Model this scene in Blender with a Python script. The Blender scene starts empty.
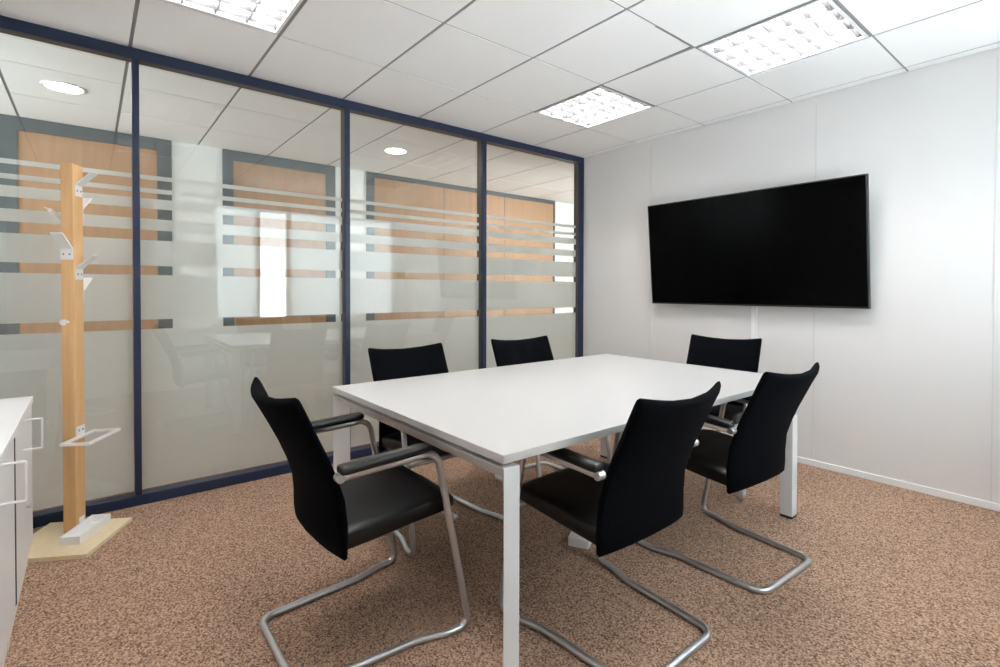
import bpy, bmesh, math, random
from mathutils import Vector, Matrix
random.seed(7)
scn = bpy.context.scene
COL = scn.collection
PI = math.pi
H = 2.5295                 # ceiling height
GX, GY = 1.2877, -1.281    # a crossing of the ceiling grid
SX, SY = 0.651, 0.600      # grid pitch
XR, YB = 3.62, -4.52       # window wall, rear wall
XC = -1.95                 # far wall of the corridor

# ------------------------------------------------------------------ materials
def mat(name, col, rough=0.5, metal=0.0, spec=0.5, bump=0.0, bscale=200.0, var=0.0, vscale=6.0, coat=0.0):
    m = bpy.data.materials.new(name); m.use_nodes = True
    nt = m.node_tree; b = nt.nodes['Principled BSDF']
    b.inputs['Base Color'].default_value = (*col, 1)
    b.inputs['Roughness'].default_value = rough
    b.inputs['Metallic'].default_value = metal
    b.inputs['Specular IOR Level'].default_value = spec
    b.inputs['Coat Weight'].default_value = coat
    tc = nt.nodes.new('ShaderNodeTexCoord')
    if var > 0:
        n = nt.nodes.new('ShaderNodeTexNoise'); n.inputs['Scale'].default_value = vscale; n.inputs['Detail'].default_value = 4
        mx = nt.nodes.new('ShaderNodeMix'); mx.data_type = 'RGBA'
        mx.inputs[6].default_value = (*[c * (1 - var) for c in col], 1)
        mx.inputs[7].default_value = (*[min(1, c * (1 + var)) for c in col], 1)
        nt.links.new(tc.outputs['Object'], n.inputs['Vector'])
        nt.links.new(n.outputs['Fac'], mx.inputs[0]); nt.links.new(mx.outputs[2], b.inputs['Base Color'])
    if bump > 0:
        n2 = nt.nodes.new('ShaderNodeTexNoise'); n2.inputs['Scale'].default_value = bscale; n2.inputs['Detail'].default_value = 3
        bp = nt.nodes.new('ShaderNodeBump'); bp.inputs['Strength'].default_value = bump; bp.inputs['Distance'].default_value = 0.002
        nt.links.new(tc.outputs['Object'], n2.inputs['Vector'])
        nt.links.new(n2.outputs['Fac'], bp.inputs['Height']); nt.links.new(bp.outputs['Normal'], b.inputs['Normal'])
    return m

def wood(name, c1, c2, rough=0.4, stretch=(14, 14, 0.7)):
    m = bpy.data.materials.new(name); m.use_nodes = True
    nt = m.node_tree; b = nt.nodes['Principled BSDF']; b.inputs['Roughness'].default_value = rough
    tc = nt.nodes.new('ShaderNodeTexCoord'); mp = nt.nodes.new('ShaderNodeMapping'); mp.inputs['Scale'].default_value = stretch
    n = nt.nodes.new('ShaderNodeTexNoise'); n.inputs['Scale'].default_value = 4; n.inputs['Detail'].default_value = 8; n.inputs['Distortion'].default_value = 0.6
    r = nt.nodes.new('ShaderNodeValToRGB'); r.color_ramp.elements[0].position = .3; r.color_ramp.elements[1].position = .7
    r.color_ramp.elements[0].color = (*c1, 1); r.color_ramp.elements[1].color = (*c2, 1)
    L = nt.links.new
    L(tc.outputs['Object'], mp.inputs['Vector']); L(mp.outputs['Vector'], n.inputs['Vector']); L(n.outputs['Fac'], r.inputs['Fac']); L(r.outputs['Color'], b.inputs['Base Color'])
    return m

def emit(name, col, s):
    m = bpy.data.materials.new(name); m.use_nodes = True; nt = m.node_tree
    nt.nodes.remove(nt.nodes['Principled BSDF'])
    e = nt.nodes.new('ShaderNodeEmission'); e.inputs['Color'].default_value = (*col, 1); e.inputs['Strength'].default_value = s
    nt.links.new(e.outputs['Emission'], nt.nodes['Material Output'].inputs['Surface'])
    return m

def glass_mat(name, tint, refl=1.0, ior=1.80):
    m = bpy.data.materials.new(name); m.use_nodes = True; nt = m.node_tree
    nt.nodes.remove(nt.nodes['Principled BSDF'])
    t = nt.nodes.new('ShaderNodeBsdfTransparent'); t.inputs['Color'].default_value = (*tint, 1)
    g = nt.nodes.new('ShaderNodeBsdfGlossy'); g.inputs['Roughness'].default_value = 0.0; g.inputs['Color'].default_value = (refl, refl, refl, 1)
    f = nt.nodes.new('ShaderNodeFresnel')
    ge = nt.nodes.new('ShaderNodeNewGeometry'); ma = nt.nodes.new('ShaderNodeMath'); ma.operation = 'MULTIPLY_ADD'
    ma.inputs[1].default_value = 1 / ior - ior; ma.inputs[2].default_value = ior      # same reflectance from either side of the thin sheet
    nt.links.new(ge.outputs['Backfacing'], ma.inputs[0]); nt.links.new(ma.outputs['Value'], f.inputs['IOR'])
    mx = nt.nodes.new('ShaderNodeMixShader'); L = nt.links.new
    L(f.outputs['Fac'], mx.inputs['Fac']); L(t.outputs['BSDF'], mx.inputs[1]); L(g.outputs['BSDF'], mx.inputs[2])
    L(mx.outputs['Shader'], nt.nodes['Material Output'].inputs['Surface'])
    return m

def film_mat(name, scatter=.36):
    m = bpy.data.materials.new(name); m.use_nodes = True; nt = m.node_tree
    nt.nodes.remove(nt.nodes['Principled BSDF'])
    d = nt.nodes.new('ShaderNodeBsdfDiffuse'); d.inputs['Color'].default_value = (.90, .93, .94, 1)
    t = nt.nodes.new('ShaderNodeBsdfTranslucent'); t.inputs['Color'].default_value = (.80, .84, .85, 1)
    mx = nt.nodes.new('ShaderNodeMixShader'); mx.inputs['Fac'].default_value = 0.42; L = nt.links.new
    L(d.outputs['BSDF'], mx.inputs[1]); L(t.outputs['BSDF'], mx.inputs[2])
    if scatter:
        g = nt.nodes.new('ShaderNodeBsdfRefraction'); g.inputs['IOR'].default_value = 1.45; g.inputs['Roughness'].default_value = .6; g.inputs['Color'].default_value = (.86, .86, .84, 1)
        m2 = nt.nodes.new('ShaderNodeMixShader'); lw = nt.nodes.new('ShaderNodeLayerWeight'); lw.inputs['Blend'].default_value = .5
        mr = nt.nodes.new('ShaderNodeMapRange'); mr.inputs['From Min'].default_value = .0; mr.inputs['From Max'].default_value = .28; mr.inputs['To Min'].default_value = scatter; mr.inputs['To Max'].default_value = .06
        L(lw.outputs['Facing'], mr.inputs['Value']); L(mr.outputs['Result'], m2.inputs['Fac'])
        L(mx.outputs['Shader'], m2.inputs[1]); L(g.outputs['BSDF'], m2.inputs[2]); mx = m2
    L(mx.outputs['Shader'], nt.nodes['Material Output'].inputs['Surface'])
    return m

def carpet_mat():
    m = bpy.data.materials.new('carpet'); m.use_nodes = True; nt = m.node_tree; b = nt.nodes['Principled BSDF']
    b.inputs['Roughness'].default_value = .95; b.inputs['Specular IOR Level'].default_value = .1
    tc = nt.nodes.new('ShaderNodeTexCoord')
    n1 = nt.nodes.new('ShaderNodeTexNoise'); n1.inputs['Scale'].default_value = 135; n1.inputs['Detail'].default_value = 3; n1.inputs['Roughness'].default_value = .7
    v = nt.nodes.new('ShaderNodeTexVoronoi'); v.inputs['Scale'].default_value = 190
    n3 = nt.nodes.new('ShaderNodeTexNoise'); n3.inputs['Scale'].default_value = 1.3; n3.inputs['Detail'].default_value = 3
    r = nt.nodes.new('ShaderNodeValToRGB'); cr = r.color_ramp
    cr.elements[0].position = .30; cr.elements[0].color = (.095, .053, .035, 1)
    cr.elements[1].position = .74; cr.elements[1].color = (.66, .445, .33, 1)
    e = cr.elements.new(.5); e.color = (.37, .235, .163, 1)
    mx = nt.nodes.new('ShaderNodeMix'); mx.data_type = 'FLOAT'; mx.inputs[0].default_value = .35
    sep = nt.nodes.new('ShaderNodeSeparateColor')
    m2 = nt.nodes.new('ShaderNodeMix'); m2.data_type = 'RGBA'; m2.blend_type = 'MULTIPLY'; m2.inputs[0].default_value = .35
    bp = nt.nodes.new('ShaderNodeBump'); bp.inputs['Strength'].default_value = .55; bp.inputs['Distance'].default_value = .004
    L = nt.links.new
    for n in (n1, v, n3): L(tc.outputs['Object'], n.inputs['Vector'])
    L(v.outputs['Color'], sep.inputs['Color'])
    L(n1.outputs['Fac'], mx.inputs[2]); L(sep.outputs['Red'], mx.inputs[3]); L(mx.outputs[0], r.inputs['Fac'])
    L(r.outputs['Color'], m2.inputs[6]); L(n3.outputs['Color'], m2.inputs[7])
    r3 = nt.nodes.new('ShaderNodeValToRGB'); r3.color_ramp.elements[0].color = (.7, .7, .7, 1); r3.color_ramp.elements[1].color = (1, 1, 1, 1)
    L(n3.outputs['Fac'], r3.inputs['Fac']); L(r3.outputs['Color'], m2.inputs[7])
    L(m2.outputs[2], b.inputs['Base Color']); L(mx.outputs[0], bp.inputs['Height']); L(bp.outputs['Normal'], b.inputs['Normal'])
    return m

M = dict(
    wall=mat('white_wall_panel', (.70, .685, .68), .45, bump=.05, bscale=300),
    seam=mat('wall_joint', (.62, .62, .63), .6),
    plaster=mat('painted_plaster', (.88, .88, .87), .7, bump=.05),
    base=mat('white_trim', (.82, .82, .82), .4),
    tile=mat('ceiling_tile', (.95, .95, .95), .9, bump=.04, bscale=120, var=.015, vscale=3),
    grid=mat('ceiling_grid', (.28, .28, .29), .5),
    carpet=carpet_mat(),
    navy=mat('navy_frame', (.010, .021, .060), .42),
    refl_brown=mat('reflected_brown', (.085, .068, .055), .5),  # reflections on the navy frame's inner faces, put in as brown colour
    glass=glass_mat('partition_glass', (.86, .89, .86)),
    wglass=glass_mat('window_glass', (.97, .98, .97), .3, 1.5),
    film=film_mat('frosted_film'), blind=film_mat('roller_blind', 0),
    white=mat('white_laminate', (.55, .542, .535), .32, var=.008),
    edge=mat('white_edge', (.70, .70, .70), .4),
    wmetal=mat('white_metal', (.70, .71, .72), .38),
    black=mat('black_fabric', (.0016, .0021, .0034), .9, spec=.06, bump=.25, bscale=900),
    leather=mat('black_leather', (.0025, .0025, .003), .36, spec=.32, bump=.06, bscale=260),
    pad=mat('black_arm_pad', (.008, .008, .009), .33, spec=.5),
    tube=mat('satin_steel', (.57, .58, .60), .3, metal=.9),
    bolt=mat('steel_cap', (.55, .57, .60), .28, metal=.9),
    foot=mat('black_plastic', (.012, .012, .013), .5),
    screen=mat('tv_screen', (.0006, .0006, .0008), .2, spec=.05),
    tvbody=mat('tv_casing', (.012, .012, .013), .4),
    maple=wood('maple_post', (.70, .41, .18), (.78, .50, .25)),
    maple2=wood('maple_board', (.80, .65, .42), (.86, .73, .50), stretch=(3, 20, 20)),
    hook=mat('white_lacquer', (.90, .90, .90), .35),
    screw=mat('screw_head', (.22, .22, .24), .3, metal=1),
    cab=mat('cabinet_white', (.89, .89, .89), .4),
    dark=mat('dark_gap', (.01, .01, .011), .7),
    chrome=mat('handle_white', (.86, .87, .88), .3),
    door=wood('door_veneer', (.42, .24, .130), (.49, .29, .165), .45, stretch=(5, 5, .5)),
    dframe=mat('grey_door_frame', (.10, .115, .125), .5),
    louver=mat('louver_satin', (.13, .13, .132), .45),
    lampbody=mat('lamp_housing', (.85, .85, .86), .35),
    tubeglow=emit('fluorescent_tube', (1, .975, .96), 36),
    downglow=emit('downlight_lamp', (1, .95, .88), 24),
)

# ------------------------------------------------------------------ mesh helpers
def B(): return bmesh.new()
def obj(name, bm, m, parent=None, loc=None, smooth=False, bevel=0.0, bseg=2):
    bmesh.ops.recalc_face_normals(bm, faces=bm.faces[:])
    me = bpy.data.meshes.new(name); bm.to_mesh(me); bm.free()
    if smooth:
        for p in me.polygons: p.use_smooth = True
    o = bpy.data.objects.new(name, me); COL.objects.link(o)
    for mm in (m if isinstance(m, (list, tuple)) else [m]): me.materials.append(mm)
    if parent: o.parent = parent
    if loc: o.location = loc
    if bevel > 0:
        md = o.modifiers.new('edge', 'BEVEL'); md.width = bevel; md.segments = bseg; md.limit_method = 'ANGLE'; md.angle_limit = .6
    return o
def box(bm, x0, x1, y0, y1, z0, z1, mi=0, mtx=None):
    vs = [Vector((x, y, z)) for x in (x0, x1) for y in (y0, y1) for z in (z0, z1)]
    if mtx: vs = [mtx @ v for v in vs]
    v = [bm.verts.new(p) for p in vs]
    for q in ((0, 1, 3, 2), (4, 6, 7, 5), (0, 4, 5, 1), (2, 3, 7, 6), (0, 2, 6, 4), (1, 5, 7, 3)):
        f = bm.faces.new([v[i] for i in q]); f.material_index = mi
def prism(bm, pts, d, mi=0):
    """closed polygon pts (3-D) extruded by the vector d"""
    d = Vector(d); a = [bm.verts.new(p) for p in pts]; b = [bm.verts.new(Vector(p) + d) for p in pts]
    n = len(pts)
    bm.faces.new(a[::-1]).material_index = mi; bm.faces.new(b).material_index = mi
    for i in range(n):
        bm.faces.new((a[i], a[(i + 1) % n], b[(i + 1) % n], b[i])).material_index = mi
def fillet(pts, rads, seg=8):
    out = [Vector(pts[0])]
    for i in range(1, len(pts) - 1):
        p, a, b = Vector(pts[i]), Vector(pts[i - 1]), Vector(pts[i + 1]); r = rads[i]
        u = (a - p).normalized(); v = (b - p).normalized(); ang = u.angle(v)
        if r <= 0 or ang > PI - .01: out.append(p); continue
        t = min(r / math.tan(ang / 2), .48 * (a - p).length, .48 * (b - p).length); r = t * math.tan(ang / 2)
        c = p + (u + v).normalized() * (r / math.sin(ang / 2))
        s = p + u * t - c; e = p + v * t - c
        tot = s.angle(e); ax = s.cross(e).normalized()
        for k in range(seg + 1): out.append(c + Matrix.Rotation(tot * k / seg, 3, ax) @ s)
    out.append(Vector(pts[-1])); return out
def tube(bm, path, r, n=12, cap=True):
    P = [Vector(p) for p in path]
    T = [((P[min(i + 1, len(P) - 1)] - P[max(i - 1, 0)])).normalized() for i in range(len(P))]
    N = T[0].orthogonal().normalized(); rings = []
    for i, p in enumerate(P):
        if i:
            N = (N - T[i] * N.dot(T[i])).normalized()
        Bn = T[i].cross(N)
        rings.append([bm.verts.new(p + (N * math.cos(2 * PI * k / n) + Bn * math.sin(2 * PI * k / n)) * r) for k in range(n)])
    for a, b in zip(rings, rings[1:]):
        for k in range(n): bm.faces.new((a[k], a[(k + 1) % n], b[(k + 1) % n], b[k]))
    if cap: bm.faces.new(rings[0][::-1]); bm.faces.new(rings[-1])
def loft(bm, rings):
    R = [[bm.verts.new(p) for p in r] for r in rings]; n = len(R[0])
    for a, b in zip(R, R[1:]):
        for k in range(n): bm.faces.new((a[k], a[(k + 1) % n], b[(k + 1) % n], b[k]))
    bm.faces.new(R[0][::-1]); bm.faces.new(R[-1])
def sup(th, p):
    c, s = math.cos(th), math.sin(th)
    return math.copysign(abs(c) ** p, c), math.copysign(abs(s) ** p, s)
def thing(name, label, cat, loc=(0, 0, 0), rz=0.0, group=None):
    o = bpy.data.objects.new(name, None); COL.objects.link(o); o.empty_display_size = .1
    o.location = loc; o.rotation_euler = (0, 0, rz); o['label'] = label; o['category'] = cat
    if group: o['group'] = group
    return o
def tag(o, label, cat, group=None):
    o['label'] = label; o['category'] = cat
    if group: o['group'] = group
    return o
def struct(o, label=None):
    o['kind'] = 'structure'
    if label: o['label'] = label
    return o
def sroot(name):
    o = bpy.data.objects.new(name, None); COL.objects.link(o); o['kind'] = 'structure'; return o
def copy_tree(o, parent=None):
    c = o.copy(); COL.objects.link(c); c.parent = parent
    for ch in list(o.children): copy_tree(ch, c)
    return c

# ------------------------------------------------------------------ the setting
bm = B(); box(bm, XC - .1, XR + .25, -6.6, 3.2, -.12, 0); struct(obj('floor', bm, M['carpet']))

# tiled ceiling: tiles as one mesh, the exposed grid as another; lamps' bays stay open
LAMPS = [(-1, 0), (1, 0), (-1, -4), (1, -4)]
DOWN = [(-.965, -3.985), (-.965, -1.585)]
bt = B()
wx, wy = .0085, .0055
for i in range(-6, 5):
    for j in range(-10, 9):
        x0, x1 = GX + SX * i, GX + SX * (i + 1); y0, y1 = GY + SY * j, GY + SY * (j + 1)
        if (i, j) in LAMPS: continue
        a, b_, c, d = max(x0 + wy, XC - .05), min(x1 - wy, XR + .1), max(y0 + wx, -6.55), min(y1 - wx, 3.15)
        if i >= -2: d = min(d, -.007)          # tiles stop at a shadow gap along the screen wall
        if b_ - a < .01 or d - c < .01: continue
        rise = .010 if (i, j) == (0, -1) else 0
        vs = [(a, c, H), (b_, c, H), (b_, d, H + rise), (a, d, H)]
        low = [bt.verts.new(v) for v in vs]; up = [bt.verts.new((v[0], v[1], v[2] + .018)) for v in vs]
        bt.faces.new(low); bt.faces.new(up[::-1])
        for k in range(4): bt.faces.new((low[k], low[(k + 1) % 4], up[(k + 1) % 4], up[k]))
struct(obj('ceiling', bt, M['tile']))
bg = B()
for i in range(-6, 6):
    x = GX + SX * i
    if XC < x < XR: box(bg, x - .012, x + .012, -6.5, 3.1, H + .004, H + .04)
for j in range(-9, 9):
    y = GY + SY * j; box(bg, XC, XR, y - .012, y + .012, H + .0041, H + .041)
box(bg, .001, XR, -.02, -.0005, H + .003, H + .042)
struct(obj('trim_1', bg, M['grid']), 'grey exposed ceiling grid between the tiles')
bm = B(); box(bm, XC - .1, XR + .25, -6.6, 3.2, H + .24, H + .30); struct(obj('trim_2', bm, M['plaster']), 'slab above the suspended ceiling')

# screen wall
bm = B(); box(bm, -.10, XR + .25, 0, .12, 0, H + .24)
w = struct(obj('wall_front', bm, M['wall']))
for x in (.783, 2.092, 2.98):
    bm = B(); box(bm, x - .0035, x + .0035, -.0025, .001, .04, H - .05); obj('panel_joint', bm, M['seam'], w)
bm = B(); box(bm, .05, XR, -.011, 0, 0, .042); struct(obj('baseboard_front', bm, M['base'], bevel=.003))
# cable trunking below the screen
bm = B(); box(bm, 1.672, 1.712, -.016, 0, .042, 1.12)
tag(obj('cable_trunking', bm, M['base'], bevel=.002), 'white cable trunking running down the wall below the television', 'trunking')

# rear wall behind the cabinets
bm = B(); box(bm, -.05, XR + .25, YB - .12, YB, 0, H + .24); struct(obj('wall_back', bm, M['wall']))

# window wall (to the side of the camera): openings with real glass
WIN = [(-2.66, -.16, .78, 2.28)]
bm = B()
for p, q in ((YB - .12, WIN[0][0]), (WIN[0][1], .12)): box(bm, XR, XR + .22, p, q, 0, H + .24)
for (y0, y1, z0, z1) in WIN:
    box(bm, XR, XR + .22, y0, y1, 0, z0); box(bm, XR, XR + .22, y0, y1, z1, H + .24)
struct(obj('wall_right', bm, M['plaster']))
for k, (y0, y1, z0, z1) in enumerate(WIN):
    r = sroot('window_%d' % (5 + k))
    bm = B(); f = .05
    box(bm, XR + .06, XR + .12, y0, y0 + f, z0, z1); box(bm, XR + .06, XR + .12, y1 - f, y1, z0, z1)
    box(bm, XR + .06, XR + .12, y0, y1, z0, z0 + f); box(bm, XR + .06, XR + .12, y0, y1, z1 - f, z1)
    for ym in (-2.135, -1.74, -.95): box(bm, XR + .06, XR + .12, ym - .03, ym + .03, z0, z1)
    obj('window_frame', bm, M['base'], r)
    bm = B(); box(bm, XR + .085, XR + .093, y0 + f, y1 - f, z0 + f, z1 - f); obj('pane', bm, M['wglass'], r)
    for (a, b_, zl) in ((y0 + .03, -2.15, z0 + .06), (-1.73, y1 - .03, z0 + .06)):
        bm = B(); vs = [bm.verts.new(p) for p in ((XR + .05, a, zl), (XR + .05, b_, zl), (XR + .05, b_, z1 - .02), (XR + .05, a, z1 - .02))]; bm.faces.new(vs)
        bl = obj('roller_blind', bm, M['blind'], r)
        bm = B(); box(bm, XR + .045, XR + .055, a, b_, zl - .015, zl); obj('bottom_bar', bm, M['base'], bl)
    bm = B(); box(bm, XR - .06, XR + .06, y0 - .02, y1 + .02, z0 - .03, z0); obj('window_sill', bm, M['base'], r, bevel=.004)

# glazed partition: navy aluminium frame, four panes with frosted film
FD = .09
zb, zt = .058, H - .060
wl = sroot('wall_left')
def rail(name, x0, x1, y0, y1, z0, z1, m=M['navy']):
    b = B(); box(b, x0, x1, y0, y1, z0, z1); return obj(name, b, m, wl, bevel=.002, bseg=1)
rail('top_rail', -.028, 0, YB, 0, zt, H - .001); rail('bottom_rail', -.028, 0, YB, 0, 0, zb)
rail('inner_top_rail', -FD, -.0285, YB, 0, zt + .006, H - .001, M['refl_brown']); rail('inner_bottom_rail', -FD, -.0285, YB, 0, 0, zb - .004, M['navy'])
POSTS = [(-4.52, -4.46), (-3.675, -3.642), (-2.470, -2.434), (-1.268, -1.227), (-.055, 0)]
for (a, b_) in POSTS:
    rail('post', -.028, 0, a, b_, zb, zt)
    rail('inner_post', -FD, -.0285, a + .003, b_ - .003, zb - .003, zt + .005, M['refl_brown'])
STR = [(1.851, 1.826), (1.777, 1.751), (1.719, 1.662), (1.604, 1.540), (1.483, 1.337), (1.285, 1.031), (.977, zb + .012)]
for k in range(4):
    y0, y1 = POSTS[k][1], POSTS[k + 1][0]
    r = sroot('window_%d' % (k + 1))
    bm = B(); vs = [bm.verts.new(p) for p in ((-.055, y0, zb - .002), (-.055, y1, zb - .002), (-.055, y1, zt + .004), (-.055, y0, zt + .004))]; bm.faces.new(vs)
    obj('pane', bm, M['glass'], r)
    bm = B()
    for (a, b_) in STR:
        vs = [bm.verts.new(p) for p in ((-.058, y0, b_), (-.058, y1, b_), (-.058, y1, a), (-.058, y0, a))]; bm.faces.new(vs)
    obj('frosted_film', bm, M['film'], r)

# corridor beyond the partition
bm = B(); box(bm, XC - .12, XC - .004, -6.6, 3.2, 0, H + .24); struct(obj('wall_corridor', bm, M['plaster']))
bm = B(); box(bm, XC - .1, -FD, 2.3, 2.42, 0, H + .24); struct(obj('wall_corridor_far', bm, M['plaster']))
bm = B(); box(bm, XC - .1, XC + .15, -6.6, -6.5, 0, H + .24); box(bm, -.25, 0, -6.6, -6.5, 0, H + .24); box(bm, XC + .15, -.25, -6.6, -6.5, 0, .95); box(bm, XC + .15, -.25, -6.6, -6.5, 2.1, H + .24)
struct(obj('wall_corridor_near', bm, M['plaster']))
r = sroot('window_7'); bm = B(); box(bm, XC + .15, -.25, -6.56, -6.55, .95, 2.1); obj('pane', bm, M['wglass'], r)  # unseen window, added to light the corridor walls and ceiling
bm = B()
for x0, x1, z0, z1 in ((XC + .15, XC + .2, .95, 2.1), (-.3, -.25, .95, 2.1), (XC + .2, -.3, .95, 1.0), (XC + .2, -.3, 2.05, 2.1)): box(bm, x0, x1, -6.58, -6.53, z0, z1)
obj('window_frame', bm, M['base'], r)
bm = B(); box(bm, -.10, 0, .12, .5, 0, H + .24); box(bm, -.10, 0, 2.1, 3.2, 0, H + .24); box(bm, -.10, 0, .5, 2.1, 0, .6); box(bm, -.10, 0, .5, 2.1, 2.25, H + .24); box(bm, -.10, 0, -6.6, YB, 0, H + .24); struct(obj('wall_corridor_side', bm, M['plaster']))
r = sroot('window_8'); bm = B(); box(bm, -.055, -.047, .5, 2.1, .6, 2.25); obj('pane', bm, M['wglass'], r)  # unseen glazing, added to brighten the far end of the corridor
bm = B()
for y0, y1, z0, z1 in ((.5, .55, .6, 2.25), (2.05, 2.1, .6, 2.25), (.55, 2.05, .6, .65), (.55, 2.05, 2.2, 2.25)): box(bm, -.08, -.02, y0, y1, z0, z1)
obj('window_frame', bm, M['navy'], r)
def door(n, y0, y1, a, b_, zh, joints=()):
    """grey framed opening y0..y1, veneer leaves a..b_ with head at zh"""
    r = sroot('door_%d' % n); x = XC
    bm = B()
    if a > y0: box(bm, x - .003, x + .02, y0, a, 0, H - .001)
    if y1 > b_: box(bm, x - .003, x + .02, b_, y1, 0, H - .001)
    box(bm, x - .003, x + .02, a, b_, zh, H - .001); obj('door_frame', bm, M['dframe'], r)
    cuts = [a] + list(joints) + [b_]
    for p, q in zip(cuts, cuts[1:]):
        bm = B(); box(bm, x - .002, x + .008, p + (.012 if p != a else 0), q, .005, zh); obj('door_leaf', bm, M['door'], r)
    for p in joints:
        bm = B(); box(bm, x - .003, x + .006, p, p + .012, 0, zh); obj('joint_strip', bm, M['dframe'], r)
    return r
door(1, -4.95, -3.287, -4.288, -3.395, 2.425)
door(2, -2.88, -1.80, -2.79, -1.90, 2.43)
door(3, -1.44, 1.53, -1.35, 1.50, 2.475, (-.42, .555))

# ------------------------------------------------------------------ lamps
def ceiling_lamp(i, j, label):
    x0, x1 = GX + SX * i + .012, GX + SX * (i + 1) - .012; y0, y1 = GY + SY * j + .012, GY + SY * (j + 1) - .012
    cx, cy = (x0 + x1) / 2, (y0 + y1) / 2; hx, hy = (x1 - x0) / 2, (y1 - y0) / 2
    t = thing('ceiling_light', label, 'ceiling light', (cx, cy, H), 0, 'louvred ceiling lights')
    b = B(); z1 = .085
    box(b, -hx, hx, -hy, hy, z1, z1 + .01)
    for s in (-1, 1):
        box(b, s * hx - (.008 if s > 0 else 0), s * hx + (.008 if s < 0 else 0), -hy, hy, .0, z1)
        box(b, -hx, hx, s * hy - (.008 if s > 0 else 0), s * hy + (.008 if s < 0 else 0), .0, z1)
    obj('housing', b, M['lampbody'], t)
    b = B(); f = .016
    box(b, -hx, hx, -hy, -hy + f, -.004, .006); box(b, -hx, hx, hy - f, hy, -.004, .006)
    box(b, -hx, -hx + f, -hy + f, hy - f, -.004, .006); box(b, hx - f, hx, -hy + f, hy - f, -.004, .006)
    obj('frame', b, M['lampbody'], t)
    # long louvre ribs along X between tubes, short cross blades along Y (V-shaped)
    b = B(); nrow, ncol = 4, 7
    for k in range(nrow + 1):
        y = -hy + .012 + (2 * hy - .024) * k / nrow
        prism(b, [(-hx + .01, y - .002, .002), (-hx + .01, y + .002, .002), (-hx + .01, y + .013, .045), (-hx + .01, y - .013, .045)], (2 * hx - .02, 0, 0))
    obj('long_louver', b, M['louver'], t)
    b = B()
    for k in range(1, ncol + 1):
        x = -hx + (2 * hx) * (k - .5) / ncol
        prism(b, [(x - .0015, -hy + .012, .006), (x + .0015, -hy + .012, .006), (x + .012, -hy + .012, .042), (x - .012, -hy + .012, .042)], (0, 2 * hy - .024, 0))
    obj('cross_louver', b, M['louver'], t)
    for k in range(nrow):
        y = -hy + .012 + (2 * hy - .024) * (k + .5) / nrow
        b = B(); tube(b, [(-hx + .02, y, .062), (hx - .02, y, .062)], .012, 8); obj('fluorescent_tube', b, M['tubeglow'], t, smooth=True)
    return t
ceiling_lamp(-1, 0, 'square louvred ceiling light nearest the glass corner and television wall')
ceiling_lamp(1, 0, 'square louvred ceiling light in front of the television, cut by the top of the picture')
ceiling_lamp(-1, -4, 'square louvred ceiling light above the coat rack end of the glass partition')
ceiling_lamp(1, -4, 'square louvred ceiling light out of view above the open carpet')

LBL = ['round recessed downlight in the corridor ceiling above the wooden coat rack', 'round recessed downlight in the corridor ceiling seen through the third pane', 'small far round downlight in the corridor ceiling seen through the pane by the wall']
for (x, y), lb in zip(DOWN, LBL):
    t = thing('downlight', lb, 'downlight', (x, y, H), 0, 'corridor downlights')
    b = B(); n = 32; rings = []
    for rr, zz in ((.118, 0), (.118, -.006), (.100, -.008), (.096, -.0015)):
        rings.append([b.verts.new((rr * math.cos(2 * PI * k / n), rr * math.sin(2 * PI * k / n), zz)) for k in range(n)])
    for p, q in zip(rings, rings[1:]):
        for k in range(n): b.faces.new((p[k], p[(k + 1) % n], q[(k + 1) % n], q[k]))
    obj('trim_ring', b, M['base'], t, smooth=True)
    b = B(); b.faces.new([b.verts.new((.097 * math.cos(2 * PI * k / n), .097 * math.sin(2 * PI * k / n), -.002)) for k in range(n)])
    obj('lamp', b, M['downglow'], t)

# ------------------------------------------------------------------ television
tvx0, tvx1 = .856, 2.430
L_ = tvx1 - tvx0; ztop, zbot = 1.922, 1.090; ytop, ybot = -.158, -.080
tv = thing('television', 'large black flat television tilted forward on the white wall', 'television', ((tvx0 + tvx1) / 2, 0, 0))
up = Vector((0, ytop - ybot, ztop - zbot)); hgt = up.length; up.normalize(); nrm = Vector((0, -up.z, up.y))
mt = Matrix(((1, 0, 0), (0, nrm.y, up.y), (0, nrm.z, up.z))).to_4x4(); mt.translation = Vector((0, ybot, zbot))
# local: x across, y out of the screen, z up along it
b = B(); box(b, -L_ / 2, L_ / 2, -.030, 0, 0, hgt, mtx=mt); obj('casing', b, M['tvbody'], tv, bevel=.003)
b = B(); box(b, -.46, .46, -.050, -.0302, .10, .52, mtx=mt); obj('rear_housing', b, M['tvbody'], tv, bevel=.01)
b = B(); box(b, -L_ / 2 + .009, L_ / 2 - .009, -.0002, .0012, .013, hgt - .009, mtx=mt); obj('screen', b, M['screen'], tv)
b = B(); box(b, -.022, .022, .0012, .0022, .003, .010, mtx=mt); obj('logo_strip', b, M['tvbody'], tv)
b = B(); box(b, -.30, .30, -.022, -.003, 1.33, 1.62); box(b, -.27, -.23, -.06, -.02, 1.28, 1.66); box(b, .23, .27, -.06, -.02, 1.28, 1.66)
obj('wall_bracket', b, M['foot'], tv)

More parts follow.
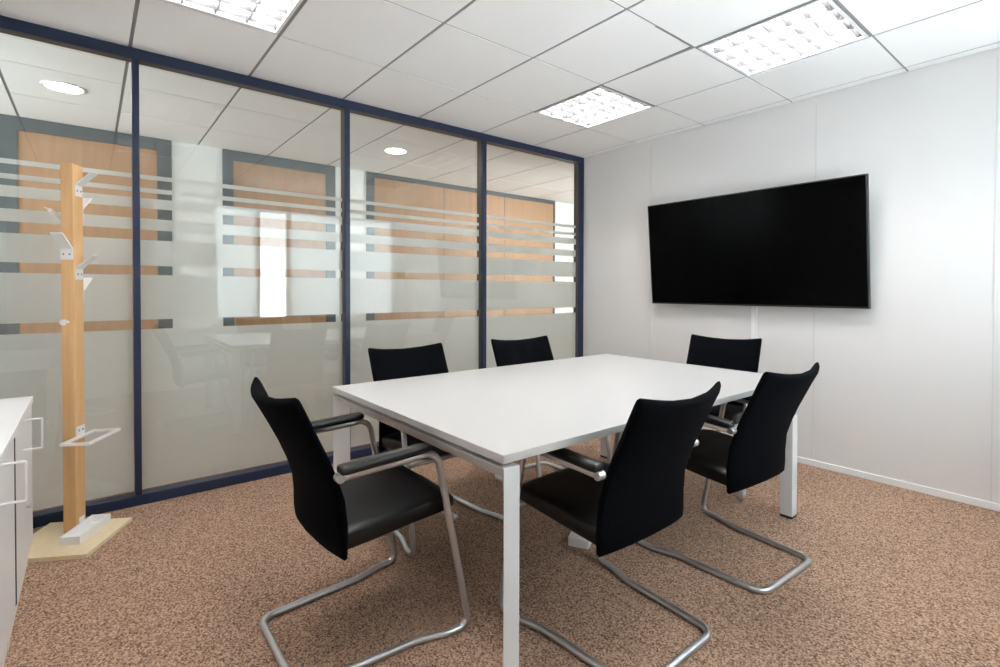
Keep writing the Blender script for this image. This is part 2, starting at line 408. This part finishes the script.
# ------------------------------------------------------------------ conference table
TX0, TX1, TY0, TY1, TZ = 1.054, 2.348, -2.961, -.933, .740
tb = thing('conference_table', 'large white rectangular meeting table with white metal frame legs', 'table', ((TX0 + TX1) / 2, (TY0 + TY1) / 2, 0))
hx, hy = (TX1 - TX0) / 2, (TY1 - TY0) / 2
b = B(); box(b, -hx, hx, -hy, hy, TZ - .026, TZ); obj('tabletop', b, M['white'], tb, bevel=.002)
W = .061; ft = TZ - .040
def end_frame(s):
    """inverted U of three-sided tube with mitred corners; sharp edge on the outside"""
    yo = s * (hy - .003); yi = yo - s * W
    g = hx - .002
    b = B()
    o_ = [(-g, .012), (-g, ft), (g, ft), (g, .012)]; i_ = [(-g + W, .012), (-g + W, ft - W), (g - W, ft - W), (g - W, .012)]
    A = [b.verts.new((x, yo, z)) for x, z in o_]; Bv = [b.verts.new((x, yi, z)) for x, z in o_]; Cv = [b.verts.new((x, yi, z)) for x, z in i_]
    for k in range(3):
        for P, Q in ((A, Bv), (Bv, Cv), (Cv, A)): b.faces.new((P[k], P[k + 1], Q[k + 1], Q[k]))
    b.faces.new((A[0], Bv[0], Cv[0])); b.faces.new((A[3], Bv[3], Cv[3]))
    fr = obj('leg_frame', b, M['wmetal'], tb, bevel=.0025)
    for sx in (-1, 1):
        b = B(); prism(b, [(sx * g, yo, 0), (sx * g, yi, 0), (sx * (g - W), yi, 0)], (0, 0, .0125)); obj('foot_glide', b, M['foot'], fr)
for s in (-1, 1): end_frame(s)
b = B()
for x in (-.34, .34): box(b, x - .02, x + .02, -hy + .06, hy - .06, TZ - .066, TZ - .0262)
obj('support_beam', b, M['wmetal'], tb)
for s in (-1, 1):
    for x in (-.5, -.2, .2, .5):
        b = B(); box(b, x - .03, x + .03, s * (hy - .055) - .02, s * (hy - .055) + .02, ft - .001, TZ - .0262); obj('spacer', b, M['wmetal'], tb)

# ------------------------------------------------------------------ cantilever chairs
def make_chair():
    t = thing('cantilever_chair', 'x', 'chair', group='black cantilever chairs around the meeting table')
    R = .0125
    def side(s): return [(s * .268, -.176, .640), (s * .272, .160, .655), (s * .278, .290, R), (s * .272, .205, R), (s * .238, .095, R), (s * .214, -.285, R)]
    rr = [0, .055, .055, .08, .14, .055]
    a = side(1); b_ = side(-1)[::-1]
    pts = a + b_; rads = rr + rr[::-1]
    b = B(); tube(b, fillet(pts, rads, 8), R, 12); obj('tube_frame', b, M['tube'], t, smooth=True)
    b = B(); tube(b, [(-.270, .238, .405), (.270, .238, .405)], .010, 10); tube(b, [(-.13, .238, .405), (-.13, -.12, .380)], .009, 8); tube(b, [(.13, .238, .405), (.13, -.12, .380)], .009, 8)
    obj('seat_support', b, M['tube'], t, smooth=True)
    for s in (-1, 1):
        b = B(); rings = []
        for y, k in ((-.180, .5), (-.176, .9), (-.16, 1), (.07, 1), (.112, .95), (.127, .8), (.131, .4)):
            zc = .6475 + (.655 - .640) * (y + .185) / .345 + .010
            ring = []
            for q in range(16):
                c, d = sup(2 * PI * q / 16, .5); ring.append((s * .270 + c * .024 * (.6 + .4 * k), y, zc + .006 + d * .0145 * k))
            rings.append(ring)
        loft(b, rings); obj('arm_pad', b, M['pad'], t, smooth=True)
        b = B(); tube(b, [(s * .281, -.177, .640), (s * .250, -.177, .640)], .0142, 16); o = obj('pivot_cap', b, M['bolt'], t, smooth=False, bevel=.003)
    # seat: upholstered slab, tilted, rolled front edge
    b = B(); rings = []
    for y, th, wd in ((-.165, .3, .205), (-.160, .72, .222), (-.135, .95, .230), (-.05, 1, .234), (.10, 1, .237), (.195, 1, .237), (.235, .90, .234), (.257, .62, .228), (.264, .25, .217)):
        ztop = .452 + .040 * (y + .16) / .40; h = .036
        if y > .12: ztop -= .010 * ((y - .12) / .127) ** 2
        ring = []
        for q in range(40):
            c, d = sup(2 * PI * q / 40, .32)
            dome = .007 * (1 - c * c) if d > 0 else 0
            ring.append((c * wd, y, ztop - h + d * h * th + dome * th))
        rings.append(ring)
    loft(b, rings); o = obj('seat', b, M['leather'], t, smooth=True)
    # backrest: one curved shell, dished across, leaning back at the top
    prof = [(.366, -.146), (.373, -.146), (.41, -.146), (.47, -.146), (.55, -.154), (.62, -.176), (.69, -.204), (.76, -.236), (.82, -.262), (.868, -.284), (.882, -.290), (.889, -.294)]
    b = B(); rings = []; n = 44
    for i, (z, y) in enumerate(prof):
        j0, j1 = max(i - 1, 0), min(i + 1, len(prof) - 1)
        tz, ty = prof[j1][0] - prof[j0][0], prof[j1][1] - prof[j0][1]; ll = math.hypot(tz, ty)
        ny, nz = tz / ll, -ty / ll            # forward normal
        k = (.30, .75, 1, 1, 1, 1, 1, 1, 1, 1, .78, .32)[i]
        wd = .2325 + (.004 if z < .5 else 0) - (.004 if i in (0, len(prof) - 1) else 0)
        f = (z - .366) / .52
        ring = []
        for q in range(n):
            c, d = sup(2 * PI * q / n, .42)
            bow = (1 - c * c) * (.030 + .014 * f)
            sag = (1 - c * c) * (.024 * max(0, (f - .72) / .28) if f > .72 else -.0) - (1 - c * c) * (.012 * max(0, (.2 - f) / .2))
            th = .0175 * k * d
            ring.append((c * wd, y - bow + ny * th, z - sag + nz * th))
        rings.append(ring)
    loft(b, rings); obj('backrest', b, M['black'], t, smooth=True)
    return t
CH = [
    ((1.700, -3.105), 0.0, 'black cantilever chair at the short table end nearest the cabinets, facing the television wall'),
    ((2.262, -2.390), 90.0, 'black cantilever chair on the long table side away from the glass, nearer the cabinets'),
    ((2.283, -1.580), 87.3, 'black cantilever chair on the long table side away from the glass, nearer the television wall'),
    ((1.168, -2.466), -90.0, 'black cantilever chair between table and glass, nearer the coat rack'),
    ((1.188, -1.652), -94.2, 'black cantilever chair between table and glass, nearer the white television wall'),
    ((1.750, -.750), -170.7, 'black cantilever chair at the short table end below the television'),
]
proto = make_chair()
for k, ((x, y), a, lb) in enumerate(CH):
    c = proto if k == 0 else copy_tree(proto)
    c.location = (x, y, 0); c.rotation_euler = (0, 0, math.radians(a)); c['label'] = lb

# floor socket box under the table
t = thing('floor_socket_box', 'small white floor socket box on the carpet under the table', 'socket box', (1.825, -2.06, 0), .5)
b = B(); box(b, -.05, .05, -.04, .04, 0, .045); obj('body', b, M['wmetal'], t, bevel=.006)
b = B(); box(b, -.038, .038, -.028, .028, .045, .049); obj('lid', b, M['edge'], t, bevel=.0015)

# ------------------------------------------------------------------ coat rack
ux, uy = -.873, .487
ang = math.atan2(uy, ux)
# local axes: +x along u, +y along -v (towards the room); front post corner sits at the local point (0, 0)
rk = thing('coat_rack', 'tall wooden coat rack with white hooks on square base beside glass partition', 'coat rack', (.315, -3.955, 0), ang)
# local +y after rotating by ang is (-sin, cos) = (-.487,-.873): pointing away from the room; so the room side is -y
b = B(); bs = .375
cx_, cy_ = .0325, .035
box(b, cx_ - bs / 2, cx_ + bs / 2, cy_ - bs / 2 - .02, cy_ + bs / 2 - .02, 0, .020); obj('base_board', b, M['maple2'], rk, bevel=.002)
PW, PD, PX = .075, .055, .070
b = B(); box(b, PX, PX + PW, 0, PD, .020, 1.808); obj('post', b, M['maple'], rk, bevel=.003)
def hook(face, z):
    """bent white plate screwed to one face of the post: flat back, arm rising outwards"""
    ctr, nx, tx = {'room': ((PX + PW / 2, 0), (0, -1), (1, 0)), 'cab': ((PX, PD / 2), (-1, 0), (0, 1)), 'far': ((PX + PW, PD / 2), (1, 0), (0, 1)), 'wall': ((PX + PW / 2, PD), (0, 1), (1, 0))}[face]
    c = Vector((*ctr, z)); n = Vector((*nx, 0)); tt = Vector((*tx, 0)); w = .026; th = .004
    b = B()
    prof = [(0.0005, 0), (th, 0), (th, .052), (.076, .118), (.074, .122), (.0005, .056)]
    prism(b, [c + n * a + Vector((0, 0, z_)) - tt * w for a, z_ in prof], tt * 2 * w)
    h = obj('coat_hook', b, M['hook'], rk)
    b = B()
    for s in (-1, 1):
        p = c + n * th + tt * s * .013 + Vector((0, 0, .026)); tube(b, [p, p + n * .0015], .0042, 10)
    obj('screw', b, M['screw'], h)
for f, z in (('room', 1.655), ('far', 1.545), ('wall', 1.475), ('cab', 1.345), ('room', 1.250), ('far', 1.140)): hook(f, z)
b = B(); tube(b, [(PX - .0002, .027, 1.045), (PX - .028, .027, 1.045)], .006, 12); tube(b, [(PX - .028, .027, 1.045), (PX - .036, .027, 1.045)], .014, 16)
obj('peg', b, M['hook'], rk)
b = B(); box(b, PX + .008, PX + .066, -.0035, -.0005, .487, .535); ring = obj('umbrella_holder', b, M['hook'], rk)
b = B(); z0, z1 = .478, .490; w = .012; s0, s1, d0, d1 = -.050, .205, -.128, -.0045
box(b, s0, s1, d0, d0 + w, z0, z1); box(b, s0, s1, d1 - w, d1, z0, z1); box(b, s0, s0 + w, d0 + w, d1 - w, z0, z1); box(b, s1 - w, s1, d0 + w, d1 - w, z0, z1)
obj('holder_ring', b, M['hook'], ring)
b = B()
for x in (PX + .022, PX + .052): tube(b, [(x, -.0035, .514), (x, -.005, .514)], .0045, 10)
obj('screw', b, M['screw'], ring)
b = B(); box(b, -.055, .190, -.088, -.002, .0202, .026)
for (x0, x1, y0, y1) in ((-.055, .190, -.088, -.084), (-.055, .190, -.006, -.002), (-.055, -.051, -.084, -.006), (.186, .190, -.084, -.006)): box(b, x0, x1, y0, y1, .026, .058)
tr = obj('drip_tray', b, M['hook'], rk)
b = B(); box(b, PX + .02, PX + .058, -.0035, -.0005, .0585, .085); obj('tray_bracket', b, M['hook'], rk)

# ------------------------------------------------------------------ cabinets
FY = -4.062
def cabinet(x0, x1, label, hx_, lock=True):
    t = thing('low_cabinet', label, 'cabinet', (x0, 0, 0), 0, 'white low cabinets')
    w = x1 - x0
    b = B()
    yb, yf = YB + .012, FY - .018
    box(b, 0, .018, yb, yf, .0, .708); box(b, w - .018, w, yb, yf, 0, .708); box(b, .018, w - .018, yb, yb + .012, .0, .708)
    box(b, .018, w - .018, yb + .012, yf, .125, .143); box(b, .018, w - .018, yf - .03, yf - .002, 0, .125); box(b, .018, w - .018, yb + .012, yf, .69, .708)
    obj('body', b, M['cab'], t)
    b = B(); box(b, .018, w - .018, yf - .14, yf - .10, .143, .69); obj('inner_panel', b, M['dark'], t)
    b = B(); box(b, .002, w - .030, yf + .0005, yf + .018, .128, .700); d = obj('door', b, M['cab'], t, bevel=.0015)
    b = B(); k = .004; xh = hx_ - x0; y0, y1 = yf + .018, yf + .071; za, zb_ = .588, .702
    tube(b, fillet([(xh, y0, za), (xh, y1, za), (xh, y1, zb_), (xh, y0, zb_)], [0, .004, .004, 0], 3), .004, 8); obj('handle', b, M['chrome'], d)
    if lock: b = B(); tube(b, [(xh - .085, y0, .345), (xh - .085, y0 + .012, .345)], .009, 14); obj('lock', b, M['bolt'], d)
    b = B(); box(b, w - .029, w - .004, yf + .0004, yf + .0184, .13, .70); obj('gap_shade', b, M['dark'], t)  # flush black strip, paints in the shade of the gap between the doors
    return t
cabinet(.440, 1.095, 'white low cabinet next to the coat rack base', .80)
cabinet(1.100, 1.755, 'white low cabinet cut by the edge of the picture', 1.43, False)
b = B(); box(b, .430, 1.765, YB + .004, FY + .004, .7085, .735)
tag(obj('cabinet_worktop', b, M['cab'], bevel=.002), 'white worktop slab lying over both low cabinets', 'worktop')

# ------------------------------------------------------------------ daylight
wd = bpy.data.worlds.new('sky'); scn.world = wd; wd.use_nodes = True
bgn = wd.node_tree.nodes['Background']; bgn.inputs['Color'].default_value = (.88, .945, 1.0, 1); bgn.inputs['Strength'].default_value = 1.0
nt = wd.node_tree; tc = nt.nodes.new('ShaderNodeTexCoord'); sp = nt.nodes.new('ShaderNodeSeparateXYZ'); mr = nt.nodes.new('ShaderNodeMapRange')   # overcast sky; lower half made brighter to throw light up at the ceiling
mr.inputs['From Min'].default_value = -.12; mr.inputs['From Max'].default_value = .12; mr.inputs['To Min'].default_value = 7.8; mr.inputs['To Max'].default_value = 3.0
nt.links.new(tc.outputs['Generated'], sp.inputs['Vector']); nt.links.new(sp.outputs['Z'], mr.inputs['Value']); nt.links.new(mr.outputs['Result'], bgn.inputs['Strength'])
for (y0, y1, z0, z1) in WIN:
    la = bpy.data.lights.new('window_portal', 'AREA'); la.shape = 'RECTANGLE'; la.size = y1 - y0; la.size_y = z1 - z0; la.cycles.is_portal = True
    lo = bpy.data.objects.new('window_portal', la); COL.objects.link(lo); lo.location = (XR + .14, (y0 + y1) / 2, (z0 + z1) / 2)
    lo.rotation_euler = (PI / 2, 0, PI / 2)   # emits towards -X
la = bpy.data.lights.new('corridor_portal', 'AREA'); la.shape = 'RECTANGLE'; la.size = 1.5; la.size_y = 1.15; la.cycles.is_portal = True
lo = bpy.data.objects.new('corridor_side_portal', lb_ := la.copy()); lb_.size = 1.6; lb_.size_y = 1.65; COL.objects.link(lo); lo.location = (.0, 1.3, 1.425); lo.rotation_euler = (PI / 2, 0, PI / 2)
lo = bpy.data.objects.new('corridor_portal', la); COL.objects.link(lo); lo.location = ((XC - .1) / 2, -6.58, 1.525); lo.rotation_euler = (PI / 2, 0, 0)

# ------------------------------------------------------------------ camera
cam = bpy.data.cameras.new('camera'); co = bpy.data.objects.new('camera', cam); COL.objects.link(co); scn.camera = co
f, cyy, yaw, pitch, roll = 507.55, 296.74, .8919, .0136, .0022
cam.sensor_width = 36; cam.sensor_fit = 'HORIZONTAL'; cam.lens = f / 1000 * 36
cam.shift_y = -(333.5 - cyy) / 1000; cam.clip_start = .02
r = Vector((math.cos(yaw), math.sin(yaw), 0)); fw = Vector((-math.sin(yaw), math.cos(yaw), 0)); u = Vector((0, 0, 1))
fw2 = fw * math.cos(pitch) - u * math.sin(pitch); u2 = u * math.cos(pitch) + fw * math.sin(pitch)
r3 = r * math.cos(roll) + u2 * math.sin(roll); u3 = u2 * math.cos(roll) - r * math.sin(roll)
m = Matrix((r3, u3, -fw2)).transposed().to_4x4(); m.translation = Vector((3.4445, -3.8587, 1.2046)); co.matrix_world = m

scn.view_settings.view_transform = 'Standard'; scn.view_settings.look = 'None'; scn.view_settings.gamma = 1
scn.view_settings.use_curve_mapping = False; scn.view_settings.exposure = 1.42
scn.cycles.max_bounces = 10; scn.cycles.diffuse_bounces = 6; scn.cycles.glossy_bounces = 5; scn.cycles.transparent_max_bounces = 16
